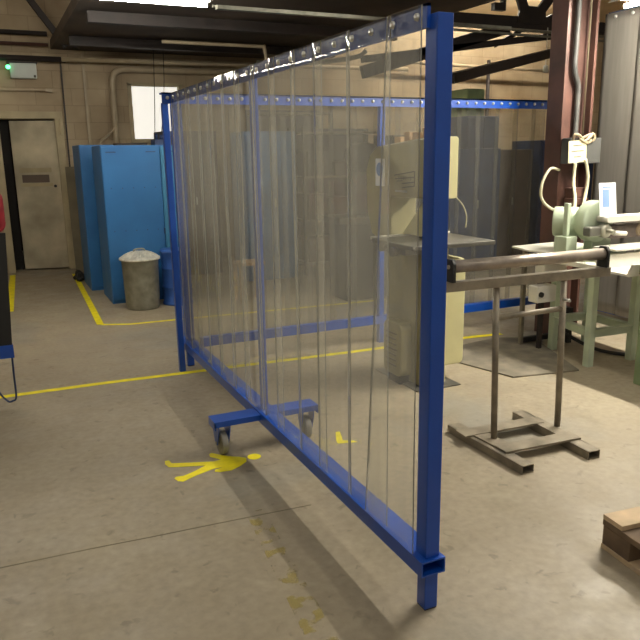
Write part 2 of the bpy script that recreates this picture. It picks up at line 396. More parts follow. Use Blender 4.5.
# roof truss at the right
TY = 8.0
tr = MB()
tr.bar((4.3, TY, 3.13), (9.5, TY, 3.17), .12, .15)
tr.bar((4.3, TY, 2.60), (7.6, TY, 3.06), .08, .08)
tr.bar((4.3, TY, 2.45), (6.5, TY, 3.08), .08, .15)
tr.bar((4.3, TY, 2.86), (6.55, TY, 3.52), .08, .08)
tr.bar((6.3, TY, 2.85), (6.85, TY, 3.12), .05, .05)
tr.prism([(6.60, 3.14), (7.10, 3.14), (7.08, 3.30), (7.35, 3.62), (7.22, 3.68), (6.95, 3.36), (6.78, 3.36), (6.62, 3.68), (6.50, 3.62), (6.64, 3.30)], TY-.07, TY-.065+.03, 'y')
tr.bar((6.9, TY, 3.12), (7.9, TY, 3.55), .05, .05)
tr.box(6.20, 6.38, TY-.1, TY-.02, 3.27, 3.36); tr.box(6.34, 6.38, TY-.1, TY-.02, 3.36, 3.6)
top(tr, 'roof_truss', 'steel_dark', 'dark steel roof truss with gusset plate above the far strip screen', 'truss')
top(MB().bar((4.3, 6.15, 2.20), (7.25, 7.7, 2.80), .10, .10), 'slanting_beam', 'steel_dark', 'thick dark beam slanting up to the right below the truss', 'beam')
top(MB().cyl((4.5, 7.85, 3.05), (9, 7.85, 3.02), .020).cyl((4.5, 7.85, 2.99), (9, 7.85, 2.965), .016), 'conduit_pair', 'galv', 'pair of shiny conduits clipped under the truss chord', 'conduit')
top(MB().cyl((5.6, 9.9, 2.86), (9.6, 9.9, 2.80), .025), 'overhead_pipe', 'pipe', 'pale pipe high on the back wall behind the truss', 'pipe')
top(MB().cyl((7.75, 9.98, 0), (7.75, 9.98, 2.95), .03), 'rainwater_pipe', 'steel_dark', 'dark upright pipe on the cream wall behind the truss', 'pipe')
top(MB().tube([(5.45, TY-.1, 2.6), (5.5, TY-.1, 3.1), (5.62, TY-.1, 3.9)], .02, 6), 'drop_rod', 'steel_dark', 'thin dark rod hanging just right of the foreground post', 'rod')
top(MB().tube([(7.1, TY-.1, 3.1), (7.1, TY-.1, 2.8), (7.1, TY-.1, 2.62)], .006, 6).lathe([(.01, 2.62), (.035, 2.61), (.035, 2.53), (.012, 2.52)], (7.1, TY-.1, 0), 12),
    'pull_switch', 'white', 'small white pull switch hanging above the far rail', 'switch')
ht = MB().box(6.36, 6.66, 8.65, 9.05, 1.981, 2.36).build('stored_crate', 'green_dark'); tag(ht, 'green crate on top of the dark blue cupboard above the far rail', 'crate')

# emergency light over the door
el = thing('emergency_light', 'white emergency light box with green indicator above the doorway', 'light', (.53, 10.0, 2.56))
MB().box(.385, .695, 9.95, 10.06, 2.465, 2.645).build('light_box', 'lampbox', el, .008)
MB().box(.36, .71, 9.93, 10.09, 2.645, 2.662).build('mounting_bracket', 'steel_dark', el)
MB().lathe([(.004, -.02), (.022, -.016), (.026, 0), (.022, .016), (.004, .02)], (.365, 9.93, 2.59), 14, 'y').build('indicator', 'led', el)
MB().box(.655, .68, 9.945, 9.951, 2.475, 2.505).build('corner_mark', 'ink', el)

# ------------------------------------------------------------------ floor paint
def flat(name, poly, mat, label, cat, z=.0015, group=None):
    o = MB().prism(poly, .0004, z, 'z').build(name, mat); return tag(o, label, cat, group)
def stripe(name, pts, w, label):
    P = [Vector(p) for p in pts]; L = []; R = []
    for i, p in enumerate(P):
        dd = (P[min(i+1, len(P)-1)]-P[max(i-1, 0)]).normalized(); n = Vector((-dd.y, dd.x))
        L.append(tuple(p+n*w/2)); R.append(tuple(p-n*w/2))
    return flat(name, L+R[::-1], 'yellow', label, 'floor line')
stripe('floor_line', [(-1.5, 4.78), (-.09, 4.745), (.52, 4.73), (1.31, 4.685), (2.4, 4.62), (3.0, 4.6), (3.75, 4.52)], .055, 'long yellow floor line running under the foot of both screens')
stripe('floor_line', [(.875, 9.6), (.80, 7.2), (.775, 6.5)], .06, 'yellow floor line leading from the doorway beside the cabinets')
stripe('floor_line', [(.775, 6.52), (.80, 6.48), (1.02, 6.38), (1.5, 6.35), (2.2, 6.30), (3.6, 6.2)], .045, 'yellow floor line passing in front of the metal dustbin')
stripe('floor_line', [(.14, 9.9), (.04, 7.5)], .07, 'short yellow floor line left of the doorway')

# standing figure painted on the floor: head towards the screen
man = MB()
def blob(cx, cy, rx, ry): return [(cx+rx*math.cos(2*PI*i/24), cy+ry*math.sin(2*PI*i/24)) for i in range(24)]
man.prism(blob(1.066, 3.146, .034, .034), 0, .0015, 'z')
man.prism([(1.024, 3.148), (0.996, 3.179), (0.965, 3.199), (0.929, 3.23), (0.884, 3.287), (0.868, 3.278), (0.863, 3.246), (0.905, 3.188), (0.866, 3.183), (0.756, 3.222), (0.67, 3.257), (0.664, 3.297), (0.645, 3.298), (0.637, 3.262), (0.646, 3.221), (0.681, 3.204), (0.815, 3.156), (0.735, 3.11), (0.689, 3.092), (0.654, 3.098), (0.641, 3.083), (0.651, 3.049), (0.671, 3.032), (0.747, 3.07), (0.842, 3.103), (0.894, 3.1), (0.842, 3.087), (0.836, 3.067), (0.859, 3.052), (0.915, 3.047), (0.969, 3.074), (1.012, 3.109)], 0, .0015, 'z')
tag(man.build('painted_figure', 'yellow'), 'yellow walking person symbol painted on the floor beside the castor', 'floor marking')
flat('painted_mark', [(1.52, 3.10), (1.62, 3.07), (1.61, 3.10), (1.56, 3.125), (1.60, 3.24), (1.575, 3.245), (1.525, 3.13)], 'yellow', 'small yellow hooked mark on the floor behind the clear strips', 'floor marking')

# worn-away yellow paint in the foreground
def worn_mat():
    m, t, b = nmat('worn_yellow_paint'); N = t.nodes; L = t.links; out = N['Material Output']
    b.inputs['Base Color'].default_value = lin((186, 168, 92)); b.inputs['Roughness'].default_value = .7
    tr = N.new('ShaderNodeBsdfTransparent'); mx = N.new('ShaderNodeMixShader'); tc = N.new('ShaderNodeTexCoord')
    n = N.new('ShaderNodeTexNoise'); n.inputs['Scale'].default_value = 16; n.inputs['Detail'].default_value = 8
    L.new(tc.outputs['Object'], n.inputs['Vector'])
    r = N.new('ShaderNodeValToRGB'); r.color_ramp.elements[0].position = .52; r.color_ramp.elements[0].color = (0, 0, 0, 1)
    r.color_ramp.elements[1].position = .60; r.color_ramp.elements[1].color = (.35, .35, .35, 1)
    L.new(n.outputs['Fac'], r.inputs['Fac']); L.new(r.outputs['Color'], mx.inputs[0]); L.new(tr.outputs[0], mx.inputs[1]); L.new(b.outputs[0], mx.inputs[2])
    L.new(mx.outputs[0], out.inputs['Surface']); return m
M['worn'] = worn_mat()
flat('worn_floor_line', [(.84, 2.62), (.92, 2.62), (.83, 1.6), (.73, 1.6)], 'worn', 'worn away yellow paint line in the foreground concrete', 'floor marking', .001)

# ------------------------------------------------------------------ near mobile strip screen (plane x = 1.14 .. 1.23)
NX0, NX1 = 1.130, 1.222
ns = thing('strip_screen', 'blue steel framed mobile screen with clear plastic strips crossing the foreground', 'screen', (1.18, 3.3, 0))
def box_tube(x0, x1, y0, y1, z0, z1, t=.005):
    """rectangular hollow section lying along Y, open ends"""
    b = MB(); b.box(x0, x1, y0, y1, z0, z0+t); b.box(x0, x1, y0, y1, z1-t, z1); b.box(x0, x0+t, y0, y1, z0+t, z1-t); b.box(x1-t, x1, y0, y1, z0+t, z1-t)
    b.box(x0+t, x1-t, y0+.1, y0+.11, z0+t, z1-t); return b
box_tube(NX0, NX1, 1.70, 4.93, .148, .202).build('bottom_rail', 'blue', ns)
def hollow(x0, x1, y0, y1, z0, z1, t=.004):
    b = MB(); b.box(x0, x1, y0, y0+t, z0, z1); b.box(x0, x1, y1-t, y1, z0, z1); b.box(x0, x0+t, y0+t, y1-t, z0, z1); b.box(x1-t, x1, y0+t, y1-t, z0, z1)
    b.box(x0+t, x1-t, y0+t, y1-t, z1-.12, z1-.11); return b
hollow(1.156, 1.208, 1.715, 1.775, .202, 1.868).build('post', 'blue', ns, .003)
hollow(1.160, 1.190, 3.25, 3.29, .202, 1.868).build('post', 'blue', ns, .003)
hollow(1.158, 1.222, 4.83, 4.89, .202, 1.868).build('post', 'blue', ns, .003)
for y in (1.725, 4.84):
    ft = MB(); ft.box(1.162, 1.212, y, y+.05, .004, .148)
    fo = ft.build('foot', 'blue', ns, .003)
    MB().box(1.164, 1.210, y+.002, y+.048, 0, .006).build('rubber_pad', 'black', fo)
rl = MB().box(1.145, 1.156, 1.752, 4.735, 1.832, 1.896).box(1.145, 1.156, 1.752, 4.735, 1.888, 1.896)
rail = rl.build('top_rail', 'blue', ns)
# clear strips hanging on the gangway face of the top rail
nst = 14; pitch = .235
pr = random.Random(3)
def strip_mesh(y0, y1, x, z0, z1, wavy, lean, th, seed, face=-1, ny=10, nz=26, flare=0):
    """one hanging strip as a thin curved solid; wavy = ripple depth"""
    r = random.Random(seed); ph = [r.uniform(0, 6.28) for _ in range(4)]; bow = r.uniform(.2, 1)*wavy*.8
    b = MB(); G = []
    for side in (0, 1):
        g = []
        for j in range(nz+1):
            v = j/nz; row = []
            for i in range(ny+1):
                u = i/ny; z = z1+(z0-z1)*v; y = y0+(y1-y0+flare*v)*u + lean*v
                amp = min(1, v*3)
                dx = amp*(wavy*.5*math.sin(ph[0]+v*5)*math.sin(ph[1]+u*3.2)+bow*math.cos((u-.5)*PI)+wavy*.25*math.sin(ph[2]+v*11+u*2))
                row.append(b.bm.verts.new((x+face*(dx+side*th), y, z)))
            g.append(row)
        G.append(g)
    for s, g in enumerate(G):
        for j in range(nz):
            for i in range(ny):
                f = b.bm.faces.new((g[j][i], g[j][i+1], g[j+1][i+1], g[j+1][i])); f.smooth = True
    A, B = G
    for j in range(nz):
        b.bm.faces.new((A[j][0], A[j+1][0], B[j+1][0], B[j][0])); b.bm.faces.new((A[j][ny], A[j+1][ny], B[j+1][ny], B[j][ny]))
    for i in range(ny):
        b.bm.faces.new((A[0][i], A[0][i+1], B[0][i+1], B[0][i])); b.bm.faces.new((A[nz][i], A[nz][i+1], B[nz][i+1], B[nz][i]))
    b.nedge = 2*nz
    return b
def edge_frost(o, n):
    """the sawn long edges of a strip look white"""
    o.data.materials.append(M['pvc_edge'])
    tot = len(o.data.polygons); ends = 2*10
    for p in o.data.polygons[tot-ends-n:tot-ends]: p.material_index = 1
    return o
for k in range(nst):
    y0 = 1.762+pitch*k - (.0 if k == 0 else .055 if k == 1 else .03); y1 = min(y0+.29, 4.733)
    if k == 0: y1 = 1.95
    if y1-y0 < .08: continue
    x = 1.142-(.006 if k % 2 == 0 else 0)
    lean = 0 if k == 1 else pr.uniform(-.012, .012)
    strip_mesh(y0, y1, x, y0 and .208-(.03 if k == 0 else 0)+pr.uniform(-.004, .006), 1.893, .004 if k else .003, lean if k != 0 else 0, .004, 11+k, flare=.14 if k == 0 else 0).build('plastic_strip', 'pvc', ns)
    edge_frost(ns.children[-1] if False else bpy.data.objects[[o.name for o in bpy.data.objects if o.name.startswith('plastic_strip')][-1]], 52)
y = 1.78
while y < 4.72:
    MB().lathe([(.004, -.007), (.010, -.005), (.011, 0), (.011, .002)], (1.130, y, 1.862), 12, 'x').build('bolt', 'zinc', rail)
    y += .131
# castor outrigger under the middle post
cb = MB()
def obox(b, a, c, w, h, z):
    return b.bar((a[0], a[1], z), (c[0], c[1], z), w, h)
cb.box(.885, 1.455, 3.205, 3.315, .186, .194)
cb.box(.885, 1.455, 3.205, 3.211, .165, .186); cb.box(.885, .891, 3.205, 3.315, .15, .186); cb.box(1.449, 1.455, 3.205, 3.315, .15, .186)
arm = cb.build('outrigger', 'blue', ns)
for (cx, cy, an) in ((.935, 3.26, 2), (1.405, 3.26, -6)):
    r_ = Matrix.Translation((cx, cy, 0)) @ Matrix.Rotation(math.radians(an), 4, 'Z')
    c_ = MB(); c_.box(-.042, .042, -.045, .045, .176, .185, r_)
    for s in (-1, 1):
        pr_ = ((-.054, .178), (.054, .178), (.048, .135), (.014, .055), (-.014, .055), (-.048, .135))
        A = [c_.bm.verts.new(r_ @ Vector((s*.030-.002, p, q))) for p, q in pr_]
        B = [c_.bm.verts.new(r_ @ Vector((s*.030+.002, p, q))) for p, q in pr_]
        for i in range(6): c_.bm.faces.new((A[i], A[(i+1) % 6], B[(i+1) % 6], B[i]))
        c_.bm.faces.new(A); c_.bm.faces.new(B)
    ca = c_.build('castor', 'blue', ns)
    a_ = r_ @ Vector((-.017, 0, .0635)); b_ = r_ @ Vector((.017, 0, .0635)); dd = (b_-a_).normalized()
    MB().cyl(a_, b_, .063, 36).build('wheel', 'rubber', ca, .006)
    MB().cyl(a_-dd*.003, b_+dd*.003, .038, 24).cyl(a_-dd*.018, b_+dd*.018, .009, 12).build('wheel_hub', 'galv', ca)

# ------------------------------------------------------------------ far strip screen (plane y = 4.74)
FY = 4.74
fs = thing('strip_screen', 'blue framed screen with scuffed plastic strips behind the bandsaw', 'screen', (2.7, FY, 0))
fr_ = MB().box(1.075, 4.36, FY, FY+.012, 1.826, 1.896).box(1.075, 4.36, FY, FY+.075, 1.884, 1.896)
frail = fr_.build('top_rail', 'blue', fs)
MB().box(1.25, 4.45, FY+.005, FY+.06, .158, .222).build('bottom_rail', 'blue', fs)
# slightly leaning thin end post and its foot
MB().bar((1.095, FY+.03, 1.83), (1.10, FY+.015, .0), .042, .042, up=(0, 1, 0)).build('post', 'blue', fs, .003)
MB().box(2.71, 2.75, FY+.014, FY+.06, .0, 1.884).build('post', 'blue', fs)
MB().box(4.37, 4.42, FY+.014, FY+.06, .0, 1.884).build('post', 'blue', fs)
def strip_mesh_y(x0, x1, y, z0, z1, wavy, th, seed):
    b = strip_mesh(x0, x1, y, z0, z1, wavy, 0, th, seed)
    for v in b.bm.verts: v.co = Vector((v.co.y, v.co.x, v.co.z))
    return b
for k in range(17):
    x0 = 1.16+.19*k; x1 = min(x0+.235, 4.345)
    if x1-x0 < .06: continue
    strip_mesh_y(x0, x1, FY+.068+(.006 if k % 2 else 0), .19, 1.880, .006, .003, 90+k).build('plastic_strip', 'pvc_far', fs)
x = 1.11
while x < 4.35:
    MB().lathe([(.012, .001), (.012, -.003), (.010, -.008), (.004, -.010)], (x, FY-.001, 1.862), 12, 'y').build('bolt', 'zinc', frail)
    x += .0848

# ------------------------------------------------------------------ tall grey strip curtain at the right
CX = 4.78
cs = thing('strip_curtain', 'tall smoky grey strip curtain behind the grinder bench', 'curtain', (CX, 3.4, 0))
crail = MB().box(CX+.01, CX+.03, 1.6, 4.62, 2.50, 2.585).box(CX+.03, CX+.08, 1.6, 4.62, 2.57, 2.585).build('top_rail', 'navy', cs)
MB().box(CX+.01, CX+.07, 1.6, 4.62, .09, .15).build('bottom_rail', 'blue', cs)
MB().box(CX+.03, CX+.08, 4.57, 4.62, 0, 2.57).build('post', 'blue', cs)
MB().box(CX+.03, CX+.08, 1.6, 1.65, 0, 2.57).build('post', 'blue', cs)
for k in range(8):
    y0 = 4.60-.36*(k+1); strip_mesh(y0, y0+.40, CX-(.012 if k % 2 else 0), .10, 2.575, .003, 0, .003, 200+k).build('plastic_strip', 'pvc_grey', cs)
for k in range(18):
    MB().lathe([(.004, -.010), (.013, -.006), (.014, 0), (.014, .003)], (CX-.014, 4.52-.17*k, 2.54), 12, 'x').build('bolt', 'zinc', crail)
struct(MB().box(5.35, 5.45, -1, 4.9, 0, 4.2).build('wall_partition', 'dark_wall'))

# ------------------------------------------------------------------ left edge: dark curtained screen end, red cloth
le = thing('curtain_screen', 'dark curtained screen on a blue rail and wire foot at the left edge', 'screen', (-.3, 4.62, 0))
MB().prism([(-.8, .372), (.015, .372), (.052, 1.06), (-.8, 1.06)], 4.60, 4.63, 'y').build('dark_curtain', 'black', le)
MB().box(-.8, .020, 4.595, 4.635, .29, .372).build('bottom_rail', 'blue', le)
MB().tube([(.006, 4.61, .30), (.004, 4.61, .16), (.002, 4.61, .03), (-.02, 4.61, .008), (-.05, 4.61, .012), (-.10, 4.61, .10), (-.14, 4.61, .30)], .006, 8).build('wire_foot', 'navy', le)
MB().bar((-.78, 4.615, 0), (-.78, 4.615, .3), .04, .04, up=(0, 1, 0)).build('post', 'blue', le)
rc = MB().prism(rounded(-.3, .060, 1.061, 1.32, .06), 4.57, 4.66, 'y').build('red_bundle', 'red', None, .02); tag(rc, 'red cloth bundle resting on the dark curtain at the left edge', 'cloth')

# ------------------------------------------------------------------ blue cabinets, dustbin, drum, board
c1 = thing('blue_cabinet', 'large blue steel cabinet behind the metal dustbin', 'cabinet', (1.55, 7.6, 0))
MB().box(1.025, 1.86, 7.37, 8.0, 0, 1.60).build('body', 'blue_cab', c1, .004)
for (x0, x1, m_) in ((1.03, 1.605, 'blue_cab'), (1.615, 1.855, 'teal_cab')):
    dr = MB().box(x0, x1, 7.352, 7.37, .04, 1.585).build('cabinet_door', m_, c1, .003)
    for zz in (.75, 1.18):
        r = MB()
        for i in range(5 if x0 < 1.5 else 2): r.cyl((x0+.07+i*.11, 7.349, zz), (x0+.07+i*.11, 7.352, zz), .006, 8)
        r.build('rivet', 'navy', dr)
    MB().box(x0+.04, x0+.14, 7.349, 7.352, 1.53, 1.54).box(x1-.14, x1-.04, 7.349, 7.352, 1.53, 1.54).build('vent_slot', 'navy', dr)
hl = MB().box(1.60, 1.615, 7.345, 7.352, .70, .76).build('latch', 'navy', c1)
c2 = thing('blue_cabinet', 'narrow blue cabinet standing furthest left, half hidden behind the large one', 'cabinet', (1.2, 8.8, 0))
MB().box(.925, 1.5, 8.25, 8.9, 0, 1.62).build('body', 'blue_cab', c2, .004)
MB().box(.93, 1.49, 8.235, 8.25, .04, 1.60).build('cabinet_door', 'blue_cab', c2, .003)
bd = MB().box(1.02, 1.10, 9.0, 9.9, 0, 1.35)
bd = MB(); mt = Matrix.Translation((.90, 9.55, .0)) @ Matrix.Rotation(math.radians(-6), 4, 'X'); bd.box(0, .30, 0, .03, 0, 1.38, mt)
tag(bd.build('leaning_board', 'board'), 'grey board leaning on the wall between doorway and cabinets', 'board')
tag(MB().tube([(.83, 9.08, .03), (.88, 9.0, .08), (.86, 8.94, .03), (.92, 8.97, .05), (.87, 9.05, .11), (.85, 9.0, .03)], .028, 8).build('rag_heap', 'black'), 'dark heap on the floor beside the leftmost cabinet', 'rag')
# clutter on the cabinet
tag(MB().box(1.62, 1.76, 7.6, 7.8, 1.60, 1.66).cyl((1.66, 7.7, 1.66), (1.66, 7.7, 1.72), .015).cyl((1.71, 7.7, 1.66), (1.71, 7.7, 1.71), .018).build('machine_vice', 'navy'), 'small dark blue fitting with two studs on top of the large cabinet', 'fitting')
tag(MB().box(1.22, 1.55, 7.65, 7.8, 1.60, 1.625).build('metal_offcut', 'steel_dark'), 'flat dark metal offcut lying on the large blue cabinet', 'offcut')

bn = thing('dustbin', 'galvanised metal dustbin with fluted lid in front of the blue cabinet', 'bin', (1.275, 7.06, 0))
MB().lathe([(.158, 0), (.162, .012), (.164, .02), (.168, .1), (.174, .3), (.180, .485), (.182, .49), (.188, .497), (.188, .512), (.18, .512)], (1.275, 7.06, 0), 56).build('bin_body', 'galv', bn)
lid = MB(); n = 96; rings = []
for j in range(9):
    rr = .199*(1-j/8)+.03*(j/8); h = .512+.062*(1-((1-j/8))**1.6); R = []
    for i in range(n):
        a = 2*PI*i/n; hh = h+(.009*math.cos(20*a)*math.sin(PI*j/8))
        R.append(lid.bm.verts.new((1.275+rr*math.cos(a), 7.06+rr*math.sin(a), hh)))
    rings.append(R)
for A, B in zip(rings, rings[1:]):
    for i in range(n):
        q = lid.bm.faces.new((A[i], A[(i+1) % n], B[(i+1) % n], B[i])); q.smooth = True
lid.bm.faces.new(rings[-1])
lid.lathe([(.199, .492), (.201, .495), (.201, .512), (.194, .512)], (1.275, 7.06, 0), 56)
ld = lid.build('bin_lid', 'galv_lid', bn)
MB().tube([(1.22, 7.06, .572), (1.23, 7.06, .592), (1.275, 7.06, .597), (1.32, 7.06, .592), (1.33, 7.06, .572)], .008, 8).build('lid_handle', 'galv', ld)
dm = thing('steel_drum', 'blue steel drum standing right of the metal dustbin', 'drum', (1.645, 7.1, 0))
MB().lathe([(.148, 0), (.155, .005), (.155, .02), (.146, .03), (.146, .17), (.151, .18), (.151, .19), (.146, .20), (.146, .36), (.151, .37), (.151, .38), (.146, .39), (.146, .53), (.155, .54), (.155, .56), (.148, .565)], (1.645, 7.1, 0), 48).build('drum_body', 'drum', dm)
MB().lathe([(.14, .545), (.14, .550), (.02, .552)], (1.645, 7.1, 0), 40).build('drum_lid', 'drum', dm)

# ------------------------------------------------------------------ background seen through the strips
def cupboard(name, x0, x1, y0, y1, h, mat, label):
    t = thing(name, label, 'cupboard', ((x0+x1)/2, (y0+y1)/2, 0))
    MB().box(x0, x1, y0, y1, 0, h).build('body', mat, t, .005)
    mid = (x0+x1)/2
    for a, b in ((x0+.01, mid-.005), (mid+.005, x1-.01)):
        dr = MB().box(a, b, y0-.018, y0, .06, h-.03).build('cupboard_door', mat, t)
    MB().box(mid+.03, mid+.045, y0-.035, y0-.018, h*.5, h*.5+.1).build('handle', 'zinc', t)
    return t
cupboard('tall_cupboard', 2.70, 3.35, 7.9, 8.4, 1.75, 'blue_cab', 'blue cupboard seen faintly through the clear strips right of the middle post')
cupboard('tall_cupboard', 5.35, 6.15, 7.6, 8.2, 1.52, 'navy', 'dark blue cupboard behind the far screen just right of the foreground post')
cupboard('tall_cupboard', 6.2, 6.95, 7.9, 8.3, 1.50, 'brown', 'brown cupboard between the two dark blue ones behind the far screen')
cupboard('tall_cupboard', 7.0, 8.0, 7.8, 8.4, 1.62, 'navy', 'dark blue cupboard behind the far screen beside the red-brown column')
cupboard('tall_cupboard', 6.35, 6.9, 8.6, 9.1, 1.98, 'navy', 'taller dark blue cupboard rising behind the brown one') 
cupboard('steel_cupboard', 1.95, 2.62, 8.7, 9.2, 1.78, 'box_grey', 'dark grey cupboard seen through the strips left of the middle post')
cupboard('steel_cupboard', 4.68, 5.30, 7.9, 8.4, 1.70, 'box_grey', 'dark grey cupboard partly hidden by the bandsaw head')
def rack(x0, x1, y, h, label):
    t = thing('storage_rack', label, 'rack', ((x0+x1)/2, y, 0)); up = MB()
    for x_ in (x0, x1):
        for yy in (y, y+.45): MB().box(x_-.02, x_+.02, yy-.02, yy+.02, 0, h).build('upright', 'box_grey', t)
    n_ = 4; zs = []
    for i in range(n_):
        z = .15+i*(h-.2)/(n_-1); zs.append(z)
        MB().box(x0, x1, y-.02, y+.47, z-.025, z).build('shelf', 'steel', t)
    MB().box(x0, x1, y+.475, y+.485, .05, h).build('back_panel', 'black', t)
    return zs
descr = ['tan box', 'grey box', 'dark box', 'brown box', 'pale box', 'blue box']
for ri, (x0, x1, y, h) in enumerate(((3.5, 4.6, 8.0, 1.8), (3.4, 4.5, 9.3, 2.1))):
    zs = rack(x0, x1, y, h, ('grey shelving rack full of boxes seen through the clear strips', 'taller grey shelving rack standing behind the nearer box rack')[ri])
    r = random.Random(5+ri)
    for zi, z in enumerate(zs[:-1]):
        xx = x0+.06; bi = 0
        while xx < x1-.2:
            w_ = min(r.uniform(.22, .34), x1-.05-xx); hh = r.uniform(.16, .34); c_i = r.randrange(4)
            o = MB().box(xx, xx+w_, y+.03, y+.38, z+.001, z+hh).build('storage_box', ('box_tan', 'box_grey', 'black', 'brown')[c_i], None, .004)
            tag(o, '%s, %s from the left on the %s shelf of the %s rack' % (descr[c_i], ('first', 'second', 'third', 'fourth', 'fifth')[bi], ('bottom', 'second', 'third')[zi], ('nearer', 'taller rear')[ri]), 'box', 'boxes on the racks behind the strips')
            xx += w_+.04; bi += 1
# pale low stool and a dark machine on the shop floor behind the strips
st = thing('low_stool', 'pale wooden stool standing behind the clear strips', 'stool', (2.35, 6.9, 0))
MB().box(2.22, 2.5, 6.78, 7.02, .38, .41).build('seat', 'woodblock', st)
for x_ in (2.24, 2.46):
    for y_ in (6.8, 6.98): MB().box(x_-.015, x_+.015, y_-.015, y_+.015, 0, .38).build('leg', 'woodblock', st)
mc = thing('workshop_machine', 'dark grey workshop machine with a round head behind the strips beside the bandsaw', 'machine', (3.45, 6.4, 0))
MB().box(3.2, 3.7, 6.3, 6.7, 0, .8).build('base', 'box_grey', mc, .02)
MB().box(3.1, 3.8, 6.25, 6.75, .8, .86).build('table', 'iron', mc, .005)
MB().box(3.38, 3.54, 6.5, 6.64, .86, 1.5).build('column', 'box_grey', mc, .01)
MB().lathe([(.04, -.2), (.13, -.18), (.15, 0), (.13, .14), (.04, .16)], (3.46, 6.45, 1.45), 24, 'y').build('motor_head', 'black', mc)

# ------------------------------------------------------------------ bandsaw
bs = thing('bandsaw', 'cream and olive upright bandsaw behind the clear strips', 'bandsaw', (2.5, 3.9, 0))
prof = [(3.67, 0.012), (4.09, .012), (4.09, .86), (4.30, .95), (4.37, 1.12), (4.38, 1.38), (4.33, 1.48), (4.22, 1.535), (3.70, 1.575), (3.64, 1.575), (3.615, 1.55),
        (3.615, 1.215), (4.03, 1.215), (4.045, 1.20), (4.045, .93), (3.67, .93)]
MB().prism(prof, 2.385, 2.585, 'x').build('frame', 'olive', bs, .008)
MB().prism(rounded(2.388, 2.588, 1.215, 1.582, .018), 3.590, 3.615, 'y').build('front_cover', 'cream', bs, .003)
MB().box(2.392, 2.583, 3.656, 3.670, .012, .92).build('front_panel', 'cream', bs, .004)
MB().prism([(3.70, .97), (4.01, .97), (3.74, 1.214), (3.70, 1.214)], 2.46, 2.56, 'x').build('lit_throat_plate', 'cream', bs)  # outline follows the lit triangle in the throat; light put into the shape
MB().box(2.44, 2.442, 3.68, 3.712, .96, 1.215).build('blade', 'zinc', bs)
MB().box(2.43, 2.458, 3.64, 3.68, 1.02, 1.215).build('blade_guard', 'yellow2', bs)
tb = MB().box(2.20, 2.80, 3.47, 3.97, .930, .956).build('saw_table', 'iron', bs, .004)
MB().box(2.21, 2.815, 3.975, 4.0, .945, .965).build('fence_rail', 'white', tb)
MB().box(2.23, 2.34, 3.60, 3.84, .885, .93).cyl((2.19, 3.7, .90), (2.24, 3.7, .90), .03, 20).cyl((2.20, 3.85, .92), (2.24, 3.85, .92), .035, 20).build('trunnion', 'iron', tb)
mb_ = MB().prism(rounded(3.75, 3.97, .055, .415, .045), 2.295, 2.384, 'x').build('motor_cover', 'olive', bs, .01)
lv = MB()
for i in range(7): lv.box(2.289, 2.296, 3.80, 3.93, .12+i*.036, .128+i*.036)
lv.build('louvre', 'board', mb_)
MB().box(2.31, 2.38, 3.78, 3.94, .0, .056).build('motor_foot', 'black', bs)
MB().prism(rounded(2.586, 2.755, .11, .825, .035), 3.70, 4.05, 'y').build('lower_wheel_cover', 'cream', bs, .01)
MB().box(2.33, 2.66, 3.59, 4.14, 0, .008).build('base_plate', 'iron', bs)
MB().tube([(2.60, 3.62, 1.22), (2.64, 3.60, 1.17), (2.67, 3.6, 1.10), (2.665, 3.6, 1.03)], .004, 6).build('cable', 'cable', bs)
bg = MB()
B_ = [(3.99, 1.352), (3.76, 1.372), (3.755, 1.30), (3.80, 1.292)]
def edge(m_, a, b, w_=.006): m_.bar((2.3835, a[0], a[1]), (2.3835, b[0], b[1]), .003, w_)
for a, b in (((3.995, 1.350), (3.755, 1.378)), ((3.755, 1.378), (3.755, 1.288)), ((3.755, 1.288), (3.90, 1.275)), ((3.90, 1.300), (3.765, 1.312)), ((3.985, 1.328), (3.765, 1.342)), ((3.965, 1.314), (3.90, 1.318))): edge(bg, a, b)
for i in range(6): edge(bg, (3.94-i*.028, 1.322), (3.94-i*.028, 1.348), .004)
bg.build('maker_badge', 'ink', bs)
MB().box(2.380, 2.3845, 3.84, 3.98, 1.245, 1.258).build('name_plate', 'zinc', bs)
sk = MB().box(2.378, 2.3845, 4.12, 4.235, 1.275, 1.455).build('safety_sticker', 'paper', bs)
MB().cyl((2.3765, 4.178, 1.385), (2.3785, 4.178, 1.385), .045, 28).build('sticker_disc', 'bluish', sk)
for k, (y0, w_, h_) in enumerate(((3.66, .07, .055), (3.76, .085, .045), (3.88, .06, .06), (3.99, .07, .045))):
    o = MB().box(2.42, 2.50, y0, y0+w_, 1.577-.011*k+.003, 1.580-.011*k+h_).build('wood_block', 'woodblock', None, .002)
    tag(o, ('nearest small wood block on top of the bandsaw, largest end toward the post', 'second small wood block from the post on the bandsaw head', 'third and tallest small wood block from the post on the bandsaw', 'farthest small wood block on the sloping top of the bandsaw')[k], 'wood block', 'wood blocks on the bandsaw')

# ------------------------------------------------------------------ roller stand
rs = thing('roller_stand', 'bare steel roller stand on a welded channel base', 'roller stand', (2.4, 2.68, 0))
def channel(b, a, c, w=.075, h=.042):
    b.bar((a[0], a[1], h-.002), (c[0], c[1], h-.002), w, .004)
    dv = (Vector(c)-Vector(a)).normalized(); nn = Vector((-dv.y, dv.x))*(w/2-.003)
    for s in (-1, 1): b.bar((a[0]+nn.x*s, a[1]+nn.y*s, h/2), (c[0]+nn.x*s, c[1]+nn.y*s, h/2), .005, h)
    b.bar((a[0], a[1], .003), (c[0], c[1], .003), w, .004)
    return b
channel(MB(), (2.16, 2.97), (2.17, 2.38)).build('base_channel', 'steel', rs)
channel(MB(), (2.60, 2.96), (2.57, 2.36)).build('base_channel', 'steel', rs)
MB().bar((2.10, 2.82, .048), (2.60, 2.79, .048), .09, .010).build('base_plate', 'steel', rs)
